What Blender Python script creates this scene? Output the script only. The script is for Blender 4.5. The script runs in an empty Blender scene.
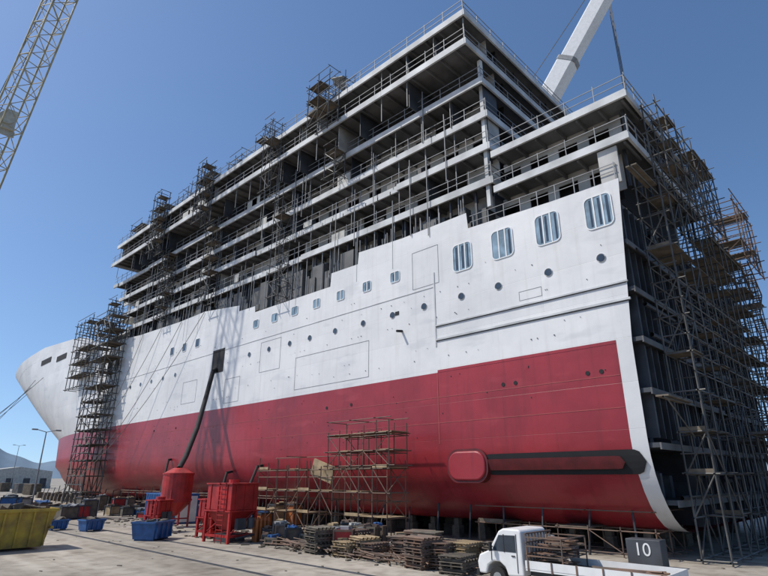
import bpy, math, random, bmesh
from mathutils import Vector
random.seed(7)
R=random.random
def U(a,b): return a+(b-a)*R()
G=-4.0
scene=bpy.context.scene
COL=scene.collection

# ---------------------------------------------------------------- materials
def mat(name,col,rough=.7,metal=0.,var=.25,scale=1.5,bump=.0,col2=None,stretch=(1,1,1),detail=6,spec=.5):
    m=bpy.data.materials.new(name); m.use_nodes=True
    nt=m.node_tree; N=nt.nodes; L=nt.links
    p=N['Principled BSDF']; p.inputs['Roughness'].default_value=rough; p.inputs['Metallic'].default_value=metal
    p.inputs['Specular IOR Level'].default_value=spec
    tc=N.new('ShaderNodeTexCoord'); mp=N.new('ShaderNodeMapping'); mp.inputs['Scale'].default_value=stretch
    L.new(tc.outputs['Object'],mp.inputs[0])
    n=N.new('ShaderNodeTexNoise'); n.inputs['Scale'].default_value=scale; n.inputs['Detail'].default_value=detail
    L.new(mp.outputs[0],n.inputs['Vector'])
    r=N.new('ShaderNodeValToRGB'); r.color_ramp.elements[0].position=.35; r.color_ramp.elements[1].position=.68
    c=col; d=col2 or tuple(x*(1-var) for x in col)
    r.color_ramp.elements[0].color=(*d,1); r.color_ramp.elements[1].color=(*c,1)
    L.new(n.outputs['Fac'],r.inputs[0]); L.new(r.outputs[0],p.inputs['Base Color'])
    if bump:
        b=N.new('ShaderNodeBump'); b.inputs['Strength'].default_value=bump; b.inputs['Distance'].default_value=.05
        L.new(n.outputs['Fac'],b.inputs['Height']); L.new(b.outputs[0],p.inputs['Normal'])
    return m

def hull_mat(name,base,dark,patch,rough,streak=(.25,.2,.16),streakamt=.35,seam=.8,gloss=.4):
    m=bpy.data.materials.new(name); m.use_nodes=True
    nt=m.node_tree; N=nt.nodes; L=nt.links
    p=N['Principled BSDF']; p.inputs['Roughness'].default_value=rough
    p.inputs['Specular IOR Level'].default_value=gloss
    tc=N.new('ShaderNodeTexCoord'); sx=N.new('ShaderNodeSeparateXYZ'); L.new(tc.outputs['Object'],sx.inputs[0])
    cb=N.new('ShaderNodeCombineXYZ'); L.new(sx.outputs[1],cb.inputs[0]); L.new(sx.outputs[2],cb.inputs[1])
    br=N.new('ShaderNodeTexBrick'); L.new(cb.outputs[0],br.inputs['Vector'])
    br.inputs['Scale'].default_value=1; br.inputs['Brick Width'].default_value=9.3; br.inputs['Row Height'].default_value=2.45
    br.inputs['Mortar Size'].default_value=.016; br.inputs['Mortar Smooth'].default_value=.6; br.offset=.37
    br.inputs['Color1'].default_value=(1,1,1,1); br.inputs['Color2'].default_value=(.93,.93,.93,1); br.inputs['Mortar'].default_value=(seam,seam,seam,1)
    n1=N.new('ShaderNodeTexNoise'); n1.inputs['Scale'].default_value=.16; n1.inputs['Detail'].default_value=7; n1.inputs['Roughness'].default_value=.6
    L.new(tc.outputs['Object'],n1.inputs['Vector'])
    r1=N.new('ShaderNodeValToRGB'); r1.color_ramp.elements[0].position=.38; r1.color_ramp.elements[1].position=.62
    r1.color_ramp.elements[0].color=(*dark,1); r1.color_ramp.elements[1].color=(*base,1); L.new(n1.outputs['Fac'],r1.inputs[0])
    n2=N.new('ShaderNodeTexNoise'); n2.inputs['Scale'].default_value=.5; n2.inputs['Detail'].default_value=3
    mp=N.new('ShaderNodeMapping'); mp.inputs['Scale'].default_value=(1,.45,1.6); L.new(tc.outputs['Object'],mp.inputs[0]); L.new(mp.outputs[0],n2.inputs['Vector'])
    r2=N.new('ShaderNodeValToRGB'); r2.color_ramp.elements[0].position=.60; r2.color_ramp.elements[1].position=.68; L.new(n2.outputs['Fac'],r2.inputs[0])
    mx=N.new('ShaderNodeMixRGB'); mx.inputs['Color2'].default_value=(*patch,1); L.new(r1.outputs[0],mx.inputs['Color1'])
    mm=N.new('ShaderNodeMath'); mm.operation='MULTIPLY'; mm.inputs[1].default_value=.45; L.new(r2.outputs[0],mm.inputs[0]); L.new(mm.outputs[0],mx.inputs['Fac'])
    n3=N.new('ShaderNodeTexNoise'); n3.inputs['Scale'].default_value=1.; n3.inputs['Detail'].default_value=5
    mp3=N.new('ShaderNodeMapping'); mp3.inputs['Scale'].default_value=(1,2.2,.16); L.new(tc.outputs['Object'],mp3.inputs[0]); L.new(mp3.outputs[0],n3.inputs['Vector'])
    r3=N.new('ShaderNodeValToRGB'); r3.color_ramp.elements[0].position=.52; r3.color_ramp.elements[1].position=.78; L.new(n3.outputs['Fac'],r3.inputs[0])
    m3=N.new('ShaderNodeMath'); m3.operation='MULTIPLY'; m3.inputs[1].default_value=streakamt; L.new(r3.outputs[0],m3.inputs[0])
    mx3=N.new('ShaderNodeMixRGB'); mx3.inputs['Color2'].default_value=(*streak,1); L.new(mx.outputs[0],mx3.inputs['Color1']); L.new(m3.outputs[0],mx3.inputs['Fac'])
    mu=N.new('ShaderNodeMixRGB'); mu.blend_type='MULTIPLY'; mu.inputs['Fac'].default_value=1; L.new(mx3.outputs[0],mu.inputs['Color1']); L.new(br.outputs['Color'],mu.inputs['Color2'])
    L.new(mu.outputs[0],p.inputs['Base Color'])
    n4=N.new('ShaderNodeTexNoise'); n4.inputs['Scale'].default_value=.9; n4.inputs['Detail'].default_value=2; L.new(tc.outputs['Object'],n4.inputs['Vector'])
    ad=N.new('ShaderNodeMath'); ad.operation='ADD'; L.new(n4.outputs['Fac'],ad.inputs[0])
    bw=N.new('ShaderNodeMath'); bw.operation='MULTIPLY'; bw.inputs[1].default_value=-.25; L.new(br.outputs['Fac'],bw.inputs[0]); L.new(bw.outputs[0],ad.inputs[1])
    b=N.new('ShaderNodeBump'); b.inputs['Strength'].default_value=.35; b.inputs['Distance'].default_value=.06
    L.new(ad.outputs[0],b.inputs['Height']); L.new(b.outputs[0],p.inputs['Normal'])
    return m

M={}
M['white']=hull_mat('hull_white',(.73,.725,.715),(.62,.62,.62),(.52,.535,.55),.5,streak=(.34,.30,.26),streakamt=.2,seam=.86)
M['red']=hull_mat('hull_red',(.34,.024,.034),(.24,.017,.025),(.38,.045,.052),.38,streak=(.11,.016,.018),streakamt=.45,seam=.82,gloss=.5)
M['slab']=mat('deck_edge',(.62,.63,.63),.7,var=.4,scale=.5,detail=8)
M['wall']=mat('cabin_wall',(.58,.57,.54),.75,var=.5,scale=.35,detail=8)
M['under']=mat('steel_primer',(.155,.155,.155),.7,var=.5,scale=.5)
M['steel']=mat('dark_steel',(.065,.072,.085),.6,var=.6,scale=.6,detail=8)
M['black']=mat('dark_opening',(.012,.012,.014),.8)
M['tube']=mat('galvanised_tube',(.14,.137,.13),.55,metal=.2,var=.5,scale=.8)
M['rust']=mat('rusty_tube',(.20,.115,.075),.75,var=.6,scale=1.2,col2=(.10,.075,.06))
M['plank']=mat('wood_plank',(.19,.155,.115),.85,var=.55,scale=1.5)
M['plank2']=mat('fresh_wood_plank',(.42,.31,.18),.85,var=.5,scale=1.5)
M['frame']=mat('window_frame',(.72,.73,.73),.5,var=.1)
M['glass']=mat('window_glass',(.04,.06,.085),.15,var=.6,scale=.8,spec=.8)
M['film']=mat('window_film',(.26,.38,.47),.3,var=.5,scale=1.1)
M['redpaint']=mat('red_paint',(.45,.022,.02),.5,var=.45,scale=1.3,bump=.1)
M['blue']=mat('blue_paint',(.03,.12,.33),.5,var=.4,scale=2)
M['yellow']=mat('yellow_paint',(.47,.33,.04),.65,var=.5,scale=1.4,bump=.25,col2=(.22,.14,.04))
M['cream']=mat('crane_paint',(.50,.49,.42),.5,var=.3)
M['craneY']=mat('crane_yellow',(.44,.38,.22),.55,var=.4)
M['whitep']=mat('white_paint',(.74,.74,.73),.35,var=.12,scale=2)
M['rubber']=mat('rubber',(.018,.018,.018),.8)
M['block']=mat('keel_block',(.16,.135,.105),.9,var=.5,scale=2)
M['hazy_hill']=mat('hazy_hill',(.17,.24,.31),1,var=.15,scale=.004)  # blue haze of distance put into the base colour
M['rope']=mat('rope',(.16,.15,.13),.9)
M['grey']=mat('grey_paint',(.27,.28,.29),.6,var=.3)
M['orange']=mat('orange_paint',(.45,.13,.03),.6,var=.4)
M['finred_shaded']=mat('fin_red_shaded',(.13,.013,.016),.5,var=.4)  # hull red darkened to stand in for shade inside the uncut recess
M['tarp']=mat('tarpaulin',(.50,.49,.45),.8,var=.3,bump=.4)

# ---------------------------------------------------------------- mesh builder
class MB:
    def __init__(s): s.v=[];s.f=[]
    def hexa(s,P):
        i=len(s.v); s.v+=P
        s.f+=[(i+3,i+2,i+1,i),(i+4,i+5,i+6,i+7),(i,i+1,i+5,i+4),(i+1,i+2,i+6,i+5),(i+2,i+3,i+7,i+6),(i+3,i,i+4,i+7)]
    def box(s,x0,x1,y0,y1,z0,z1):
        s.hexa([(x0,y0,z0),(x1,y0,z0),(x1,y1,z0),(x0,y1,z0),(x0,y0,z1),(x1,y0,z1),(x1,y1,z1),(x0,y1,z1)])
    def obox(s,c,half,ax,tilt=0):
        ca,sa=math.cos(ax),math.sin(ax); ct,st=math.cos(tilt),math.sin(tilt);P=[]
        for dx,dy,dz in [(-1,-1,-1),(1,-1,-1),(1,1,-1),(-1,1,-1),(-1,-1,1),(1,-1,1),(1,1,1),(-1,1,1)]:
            x,y,z=dx*half[0],dy*half[1],dz*half[2]
            y,z=y*ct-z*st,y*st+z*ct
            P.append((c[0]+x*ca-y*sa,c[1]+x*sa+y*ca,c[2]+z))
        s.hexa(P)
    def sbox(s,x0,x1,y0,y1,z0,z1,k=.02,yr=20.):
        g=lambda y:k*max(0,y-yr)
        s.hexa([(x0,y0,z0+g(y0)),(x1,y0,z0+g(y0)),(x1,y1,z0+g(y1)),(x0,y1,z0+g(y1)),(x0,y0,z1+g(y0)),(x1,y0,z1+g(y0)),(x1,y1,z1+g(y1)),(x0,y1,z1+g(y1))])
    def tube(s,p,q,r=.05,n=5,r2=None,cap=False):
        p=Vector(p);q=Vector(q);d=q-p
        if d.length<1e-5:return
        d.normalize(); a=d.orthogonal().normalized(); b=d.cross(a); i=len(s.v); r2=r if r2 is None else r2
        for k in range(n):
            t=2*math.pi*k/n; o=a*math.cos(t)+b*math.sin(t)
            s.v.append(tuple(p+o*r)); s.v.append(tuple(q+o*r2))
        for k in range(n):
            j=(k+1)%n; s.f.append((i+2*k,i+2*j,i+2*j+1,i+2*k+1))
        if cap:
            s.f.append(tuple(i+2*k for k in range(n))[::-1]); s.f.append(tuple(i+2*k+1 for k in range(n)))
    def prism(s,pts,axis,a0,a1):
        i=len(s.v);n=len(pts)
        for a in (a0,a1):
            for u,w in pts:
                s.v.append((a,u,w) if axis==0 else ((u,a,w) if axis==1 else (u,w,a)))
        s.f.append(tuple(range(i,i+n))); s.f.append(tuple(range(i+2*n-1,i+n-1,-1)))
        for k in range(n):
            j=(k+1)%n; s.f.append((i+k,i+n+k,i+n+j,i+j))
    def obj(s,name,m,parent=None,smooth=False,bevel=0):
        me=bpy.data.meshes.new(name); me.from_pydata(s.v,[],s.f); me.validate()
        o=bpy.data.objects.new(name,me); COL.objects.link(o); me.materials.append(m)
        bm=bmesh.new(); bm.from_mesh(me); bmesh.ops.recalc_face_normals(bm,faces=bm.faces); bm.to_mesh(me); bm.free()
        if smooth:
            for p in me.polygons:p.use_smooth=True
        if bevel:
            b=o.modifiers.new('bevel','BEVEL'); b.width=bevel; b.segments=2; b.limit_method='ANGLE'
        if parent:o.parent=parent
        return o
def empty(name):
    o=bpy.data.objects.new(name,None); COL.objects.link(o); return o
def rrect(cy,cz,w,h,r,n=4):
    P=[]
    for (sy,sz,a0) in ((1,1,0),(-1,1,90),(-1,-1,180),(1,-1,270)):
        for k in range(n+1):
            a=math.radians(a0+90*k/n); P.append((cy+sy*(w/2-r)+abs(r*math.cos(a))*sy,cz+sz*(h/2-r)+abs(r*math.sin(a))*sz))
    return P

# ================================================================= SHIP
ship=empty('cruise_ship')
CL=44.; HB=14.
def lerp(a,b,t): return a+(b-a)*t
prof=[(9,17.0),(14,17.1),(20.5,17.4),(20.6,18.7),(27,18.7),(32.3,19.0),(32.4,17.9),(36,18.0),(36.1,16.7),(48.6,16.9),(48.7,17.6),(51.9,17.7),(52,18.4),(60,19.4),(66.7,19.4),(79.5,19.9),(96,21.3),(104,24.0),(112,25.0),(131,26.4),(150,26.0),(165,24.6),(200,23.6)]
def ztop(y):
    for (a,za),(b,zb) in zip(prof,prof[1:]):
        if y<=b: return lerp(za,zb,max(0,(y-a)/(b-a)))
    return prof[-1][1]
ymid=[10.2,11.05,14]+[20.5,20.6,24,27,32.3,32.4,36,36.1,42,48.6,48.7,51.9,52,56,60,63,66.7,70,75,79.5,85]
nb=34
YEW=141.;YET=179.
def bowY(j,YE,YS0=85.):
    t=(j+1)/nb; t=1-(1-t)**1.7
    return YS0+(YE-YS0)*t
def planhb(Y,u):
    YE=YEW+(YET-YEW)*(u**.9); YS=86+44*u;q=min(1,max(0,(Y-YS)/(YE-YS)))
    return HB*max(0,(1-q**(2.2+.9*u)))**(.62-.12*u)
rows=[]
for k in [1,.93,.8,.66,.52,.38,.24,.12,0]: rows.append(('u',k))
for z in [6,4.8,3.4,2.0]: rows.append(('z',z))
for a in range(1,9): rows.append(('a',math.radians(90*a/8)))
rows.append(('c',0))
def vert(row,j):
    kind,v=row
    u=v if kind=='u' else 0.
    YE=YEW+(YET-YEW)*(u**.9); YS=86+44*u; pw=2.2+.9*u
    if kind=='z': YE=YEW-(7.1-v)*.3
    if kind in 'ac': YE=YEW-2-6*(1 if kind=='c' else math.sin(v)); YS=80
    Y=ymid[j] if j<len(ymid) else bowY(j-len(ymid),YE)
    YT=ymid[j] if j<len(ymid) else bowY(j-len(ymid),YET)
    if kind=='u': z=7.1+(ztop(YT)-7.1)*v
    elif kind=='z': z=v
    elif kind=='a': z=2-4.8*math.sin(v)
    else: z=-2.8
    q=min(1,max(0,(Y-YS)/(YE-YS)))
    hb=HB*max(0,(1-q**pw))**(.62-.12*u)
    if kind=='a': hb=max(0,hb-4.8*(1-math.cos(v)))
    if kind=='c': hb=0
    if j==0: Y-= .07*max(0,z-7)
    return hb,Y,z
W=MB();Rd=MB();ncol=len(ymid)+nb
for side in (-1,1):
    grid=[[vert(r,j) for j in range(ncol)] for r in rows]
    for ri in range(len(rows)-1):
        for j in range(ncol-1):
            white= ri<8 or (j==0 and ri<20)
            mb=W if white else Rd
            q=[grid[ri][j],grid[ri][j+1],grid[ri+1][j+1],grid[ri+1][j]]
            i=len(mb.v); mb.v+=[(CL+side*h,y,z) for h,y,z in q]; mb.f.append((i,i+1,i+2,i+3))
def weld(o):
    bm=bmesh.new();bm.from_mesh(o.data);bmesh.ops.remove_doubles(bm,verts=bm.verts,dist=.001)
    bmesh.ops.recalc_face_normals(bm,faces=bm.faces);bm.to_mesh(o.data);bm.free()
    for p in o.data.polygons:p.use_smooth=True
weld(W.obj('topsides',M['white'],ship))
weld(Rd.obj('bottom_plating',M['red'],ship))
D=MB()
D.box(30.15,57.85,10.2,112,15.9,16.3)
g=[vert(('u',.88),j) for j in range(len(ymid),ncol)]
for a,b in zip(g,g[1:]):
    i=len(D.v); D.v+=[(CL-a[0],a[1],a[2]),(CL-b[0],b[1],b[2]),(CL+b[0],b[1],b[2]),(CL+a[0],a[1],a[2])]; D.f.append((i,i+1,i+2,i+3))
D.obj('main_deck',M['under'],ship)
K=MB()
for z,h in ((10.55,.10),(9.5,.13)): K.box(29.9,30.02,9.9,23.8,z-h/2,z+h/2)
K.box(29.96,30.02,23.8,23.9,9.0,14.8)
K.box(29.965,30.02,24.0,96,13.62,13.67)
K.obj('rubbing_strake',M['slab'],ship)
K=MB(); K.box(29.93,30.03,10.0,23.8,9.38,9.43); K.box(29.93,30.03,10.0,23.8,10.46,10.495); K.obj('strake_painted_shadow',M['steel'],ship)  # dark strips under the strakes, painted in as their shadow lines
K=MB()
for z in (5.35,3.6): K.box(29.985,30.02,11.1,84,z-.02,z+.02)
K.box(29.98,30.02,23.8,23.86,2.2,7.1)
K.obj('weld_seam',mat('weld_red',(.38,.07,.065),.6),ship)
K=MB()
K.box(29.985,30.03,11.06,23.8,7.1,7.28);K.obj('boot_top',M['red'],ship)
K=MB()
for k in range(130):
    y=U(11,95);z=random.choice((8.2,9.0,11.2,13.1,14.3,U(7.5,16)));s=U(.02,.05)
    K.box(29.95,30.01,y,y+s*1.3,z,z+s)
for k in range(60):
    y=U(11,84);z=U(2.3,6.9);K.box(29.96,30.01,y,y+.05,z,z+.05)
K.obj('lugs',M['steel'],ship)
FR=MB();GL=MB();FI=MB()
def window(cy,cz,w,h,r,panes=1,film=False,t=.07):
    P=rrect(cy,cz,w+2*t,h+2*t,r+t,4); Q=rrect(cy,cz,w,h,r,4)
    i=len(FR.v);n=len(P)
    for x in (30.0,29.95):
        FR.v+=[(x,a,b) for a,b in P]; FR.v+=[(x,a,b) for a,b in Q]
    for k in range(n):
        j=(k+1)%n
        FR.f.append((i+2*n+k,i+2*n+j,i+3*n+j,i+3*n+k)); FR.f.append((i+k,i+j,i+2*n+j,i+2*n+k)); FR.f.append((i+n+k,i+n+j,i+3*n+j,i+3*n+k))
    (FI if film else GL).prism(Q,0,29.98,29.995)
    for k in range(1,panes):
        y=cy-w/2+w*k/panes; FR.box(29.955,29.975,y-.045,y+.045,cz-h/2,cz+h/2)
    if film:
        for k in range(panes):
            if R()<.65:
                y=cy-w/2+w*(k+U(.25,.6))/panes; GL.box(29.974,29.978,y-U(.04,.1),y+U(.03,.12),cz-h/2+.12,cz+h/2-.12)
for y in (10.95,14.35,17.75,21.15): window(y,15.3,1.6,2.05,.3,3,True)
for y in (27.9,31.2,34.6,38.0,41.4,44.8,48.2): window(y,15.5,.95,.85,.14,2 if y<40 else 1,True,.05)
for y in (61,64.4,67.8): window(y,15.6,.9,1.0,.12,1)
for y in (11.2,14.6,18.3,21.4,24.9,28.2,31.6,35.2,38.8,41.9,45.4,49,66,69.5,73,76.5,80): 
    FR.tube((30.02,y,12.3),(29.95,y,12.3),.27,16); GL.tube((30.02,y,12.3),(29.965,y,12.3),.23,16,cap=True)
HO=MB()
for y in (12.1,12.9,17.6,18.5,32.9,36,64,70):
    HO.tube((30.02,y,5.65),(29.97,y,5.65),.13,12,cap=True)
FR.obj('window_frames',M['frame'],ship);GL.obj('window_glass',M['glass'],ship);FI.obj('window_film',M['film'],ship)
K=MB()
def outline(y0,y1,z0,z1,t=.02):
    K.box(29.985,30.01,y0,y1,z0-t,z0+t);K.box(29.985,30.01,y0,y1,z1-t,z1+t);K.box(29.985,30.01,y0-t,y0+t,z0,z1);K.box(29.985,30.01,y1-t,y1+t,z0,z1)
outline(30.9,40.8,7.7,10.7);outline(23.4,26.0,13.9,17.0);outline(43.4,46.9,10.1,13.2);outline(50.5,53.5,7.6,10.2);outline(60,63.5,8.4,11);outline(15.2,16.8,10.9,11.5,.012)
K.obj('shell_door_joints',M['grey'],ship)
K=HO
K.box(29.965,30.03,54.2,56.8,11.2,13.9)
K.box(29.965,30.03,27.5,27.9,12.2,12.5);K.tube((30.0,27.2,10.8),(29.4,27.2,10.7),.1,8,cap=True)
for y in (86,89,92.5): K.box(29.96,30.03,y,y+1.5,15.6,17.6)
K.obj('shell_openings',M['black'],ship)
K=MB()
for Yt,w,h in ((100,2.2,1.3),(106,2.2,1.3),(114,6,1.1),(124,7,1.1)):
    z=ztop(Yt)-2.4
    i=len(K.v); n=6
    for k in range(n+1):
        y=Yt+w*k/n
        for zz in (z-h,z): K.v.append((CL-planhb(y,(zz-7.1)/(ztop(y)-7.1))-.06,y,zz))
    for k in range(n): K.f.append((i+2*k,i+2*k+1,i+2*k+3,i+2*k+2))
K.obj('mooring_openings',M['black'],ship)
def bil(z):
    s=min(1,max(0,(2-z)/4.8)); return 30+4.8*(1-math.sqrt(1-s*s))
def capsule(mb,y0,y1,zc,hh,off,n=40):
    i=len(mb.v)
    for k in range(n+1):
        y=lerp(y0,y1,k/n); d=min(y-y0,y1-y); e=math.sqrt(max(0,1-(1-min(1,d/hh))**2))*.999+.001
        for m in range(5):
            z=zc+(m/4-.5)*2*hh*e; mb.v.append((bil(z)-off,y,z))
    for k in range(n):
        for m in range(4): mb.f.append((i+5*k+m,i+5*k+5+m,i+5*k+6+m,i+5*k+1+m))
K=MB();capsule(K,10.45,20.5,.80,.62,.05);K.obj('stabiliser_recess',M['black'],ship)
K=MB();capsule(K,11.5,20.3,.78,.33,.16);K.obj('stabiliser_fin',M['finred_shaded'],ship,smooth=True)
K=MB();K.prism(rrect(21.6,.75,2.9,1.8,.75,8),0,29.82,31.2);K.obj('stabiliser_pad',M['red'],ship,bevel=.1)
K=MB();K.prism(rrect(21.6,.75,3.2,2.1,.88,8),0,29.93,30.8);K.obj('stabiliser_gap',M['finred_shaded'],ship)
# rail along the cut top of the side plating
K=MB()
for z in (17.7,18.2): K.tube((30.15,9.6,z),(30.15,20.4,z+.2),.03,4)
for k in range(9): K.tube((30.15,9.7+1.3*k,16.4),(30.15,9.7+1.3*k,18.3),.04,4)
for k in range(60):
    y=U(21,95); K.tube((30.1,y,16.4),(30.1+U(-.1,.1),y,ztop(y)+U(.4,1.3)),.04,4)
K.obj('plating_rail',M['grey'],ship)

# ---- cut end
E=MB();B=MB();Wd=MB();LT=MB()
B.box(30.3,57.7,14.5,14.8,2,15.9);B.box(34.8,53.2,14.5,14.8,-2.6,2)
for z in (-1.2,1.6,4.4,7.2,10.1,13.0):
    x=max(30.15,bil(z)+.15)
    E.box(x,88-x,9.7,14.5,z-.12,z+.12)
    LT.box(x,88-x,9.62,9.7,z-.22,z+.12)
for k in range(28):
    x=31+1*k
    zb=-2.6 if 35<x<53 else 2
    if k%6==0: E.box(x-.12,x+.12,9.9,14.5,zb,15.9)
    else: E.box(x-.06,x+.06,9.9,10.25,zb,15.9)
for k in range(110):
    x=U(31,56);z=random.choice((-1.2,1.6,4.4,7.2,10.1,13.0));w=U(.3,1.8);h=U(.4,2.3)
    random.choice((B,B,Wd,E)).box(x,x+w,U(10.3,13),14.3,z+.13,z+h)
for k in range(40):
    x=U(31,56);z=U(-2,15);E.tube((x,9.6,z),(x+U(1,5),9.6,z),U(.05,.15),8)
E.obj('end_frames',M['steel'],ship);B.obj('end_bulkhead',mat('bulkhead_paint',(.10,.112,.13),.7,var=.5),ship);Wd.obj('end_equipment',M['under'],ship);LT.obj('end_deck_edges',M['under'],ship)

# ---- superstructure
SL=MB();UN=MB();WA=MB();OP=MB();RL=MB();PN=MB();FL=MB();TP=MB()
Y0=18.3
def rails(x,y0,y1,z,k=.02,h=1.1,step=2.,mb=None):
    mb=mb or RL; g=lambda y:k*max(0,y-20)
    for hh in (.55,h): mb.tube((x,y0,z+hh+g(y0)),(x,y1,z+hh+g(y1)),.03,4)
    y=y0
    while y<y1: mb.tube((x,y,z+g(y)),(x+U(-.03,.03),y,z+h+U(0,.25)+g(y)),.035,4); y+=step
levels=[(35.4,28.0,18.5,90),(32.5,28.0,18.5,91.5),(29.6,29.6,Y0,93.5),(26.7,30.0,Y0,91),(23.8,30.0,Y0,88.5),(20.9,30.1,Y0,86)]
inner=32.1
for li,(z,xo,ya,yb) in enumerate(levels):
    inn=inner if li else 31.2
    y=ya
    while y<yb:
        L=min(U(9,14),yb-y)
        dx=0 if li<2 else random.choice((0,0,.0,.2))
        SL.sbox(xo+dx,xo+dx+.16,y,y+L-.03,z-.5,z+.08)
        UN.sbox(xo+dx+.16,inn+.3,y,y+L,z-.2,z)
        y+=L
    UN.sbox(inn+.3,57 if li>1 else 56,ya,yb,z-.2,z)
    SL.box(xo+.02,56,ya-.14,ya,z-.5,z+.06)
    y=ya+1
    while y<yb-1:
        UN.sbox(xo+.2,inn,y-.05,y+.05,z-.5,z-.2); y+=1.55
    rails(xo+.1,ya,yb,z+.05)
    zb=z-2.9
    x=inn+(.6 if li in (0,1) else 0)
    y=ya+.4
    while y<yb-.5:
        w=3.05;style=R()
        if style<.8:
            WA.sbox(x,x+.1,y,y+.7,zb,z-.2);WA.sbox(x,x+.1,y+2.3,y+w,zb,z-.2);WA.sbox(x,x+.1,y+.7,y+2.3,z-.75,z-.2)
            if R()<.6: WA.sbox(x,x+.1,y+.7,y+2.3,zb,zb+.95)
            if R()<.3: PN.sbox(x+.02,x+.06,y+1.4,y+2.3,zb,z-.75)
        elif style<.92: WA.sbox(x,x+.1,y,y+w,zb,z-.2)
        y+=w
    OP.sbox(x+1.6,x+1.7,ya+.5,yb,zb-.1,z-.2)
    y=ya+.2
    while y<yb:
        q=R()
        if q<.35: PN.sbox(xo+.6,inn,y-.03,y+.03,zb+.1,z-.22)
        elif q<.42: WA.sbox(xo+.6,inn,y-.03,y+.03,zb+.1,z-.22)
        if R()<.6: RL.tube((xo+.35,y,zb+.02*max(0,y-20)),(xo+.35,y,z-.3+.02*max(0,y-20)),.045,4)
        y+=3.05
    if li:
        for k in range(3):
            y=U(ya+14,yb-6); TP.sbox(xo+.06,xo+.09,y,y+U(.8,2.2),z+.1,z+U(.7,1.1))
    if li>1:
        for k in range(9):
            y=U(ya+1,yb-1);g_=.02*max(0,y-20);RL.tube((xo-.08,y,z-U(3,6)+g_),(xo-.08,y,z+U(1,2)+g_),.04,4)
for li,(z,xo,ya,yb) in enumerate(levels):
    zb=z-2.9
    for k in range(8):
        x=34+3*k
        PN.box(x-.12,x+.12,19.2,19.35,zb,z-.2)
        if R()<.6: WA.box(x+.4,x+U(1,2.4),20.2,20.3,zb,z-U(.2,1.2))
    PN.box(34,56,21.0,21.1,zb,z-.2)
    RL.tube((xo+.2,ya+.05,z+1.1),(56,ya+.05,z+1.1),.035,4);RL.tube((xo+.2,ya+.05,z+.6),(56,ya+.05,z+.6),.03,4)
    x=xo+.2
    while x<56: RL.tube((x,ya+.05,z),(x,ya+.05,z+1.1),.035,4);x+=2
SL.box(30.3,30.6,18.6,18.9,18.7,32.0)
for z,xo,ya in ((22.8,29.95,8.2),(19.9,30.0,8.5)):
    SL.box(xo,xo+.16,ya,18.1,z-.45,z+.08);SL.box(xo+.18,46,ya-.0,ya+.16,z-.45,z+.06)
    UN.box(xo+.18,46,ya+.16,18.1,z-.2,z)
    rails(xo+.1,ya,18.1,z+.05,0)
    y=ya+.4
    while y<18: UN.box(xo+.3,33,y-.06,y+.06,z-.55,z-.2);y+=1.5
    for hh in (.6,1.1): RL.tube((xo,ya,z+hh),(46,ya,z+hh),.035,4)
    x=xo
    while x<46: RL.tube((x,ya+.02,z),(x,ya+.02,z+1.1),.035,4);x+=1.6
    y=ya+1.2
    while y<17.2:
        WA.box(31.9,32.0,y,y+.8,z-2.7,z-.2);WA.box(31.9,32.0,y+.8,y+2.2,z-.85,z-.2);WA.box(31.9,32.0,y+.8,y+2.2,z-2.7,z-1.75);y+=2.2
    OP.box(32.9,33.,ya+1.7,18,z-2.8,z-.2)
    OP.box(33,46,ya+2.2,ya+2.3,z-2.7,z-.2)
    for k in range(8):
        PN.box(31.5+2*k,31.75+2*k,ya+.8,ya+.95,z-2.8,z-.2)
WA.box(30.25,30.4,9.4,10.6,16.9,19.4)
for k in range(40):
    y=U(24,88);w=U(.5,3);h=U(.4,1.3);x=U(30,38)
    (PN if R()<.5 else WA).sbox(x,x+U(.5,2),y,y+w,35.42,35.4+h)
SL.sbox(33.5,54,36,84,35.41,37.6)
for k in range(90):
    z,xo,ya,yb=random.choice(levels[1:]);y=U(ya+1,yb-3)
    FL.sbox(U(xo+.4,30.8),U(31,31.7),y,y+U(.2,1.4),z+.01,z+U(.2,1.2))
for k in range(110):
    y=U(19,95);FL.sbox(U(30.4,31.2),U(31.3,32.4),y,y+U(.3,1.8),16.4,16.4+U(.5,3.4),k=.03)
for y in [20+2.4*k for k in range(30)]:
    PN.sbox(30.6,30.76,y,y+.16,16.3,20.5)
    RL.tube((30.3,y+1,16.5),(30.3,y+1,20.8+.02*(y-20)),.05,4)
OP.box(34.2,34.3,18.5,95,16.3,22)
y=19
while y<90:
    WA.sbox(32.4,32.5,y,y+U(.8,2.4),16.3,20.7);y+=U(2.5,4)
SL.obj('deck_edges',M['slab'],ship);UN.obj('deck_plates',M['under'],ship);WA.obj('cabin_walls',M['wall'],ship);OP.obj('dark_interior',M['black'],ship)
RL.obj('railings',M['grey'],ship);PN.obj('partitions',M['steel'],ship);FL.obj('loose_equipment',M['under'],ship);TP.obj('sheeting',M['tarp'],ship)
K=MB()
for a,(z,yb) in enumerate(((23.0,99),(26,96.5),(29,95))): K.box(32+a*.5,56-a*.5,86,yb,z-.3,z);K.box(34,54,86,yb-2,z-3,z-.3)
K.obj('forward_house',M['wall'],ship)

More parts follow.
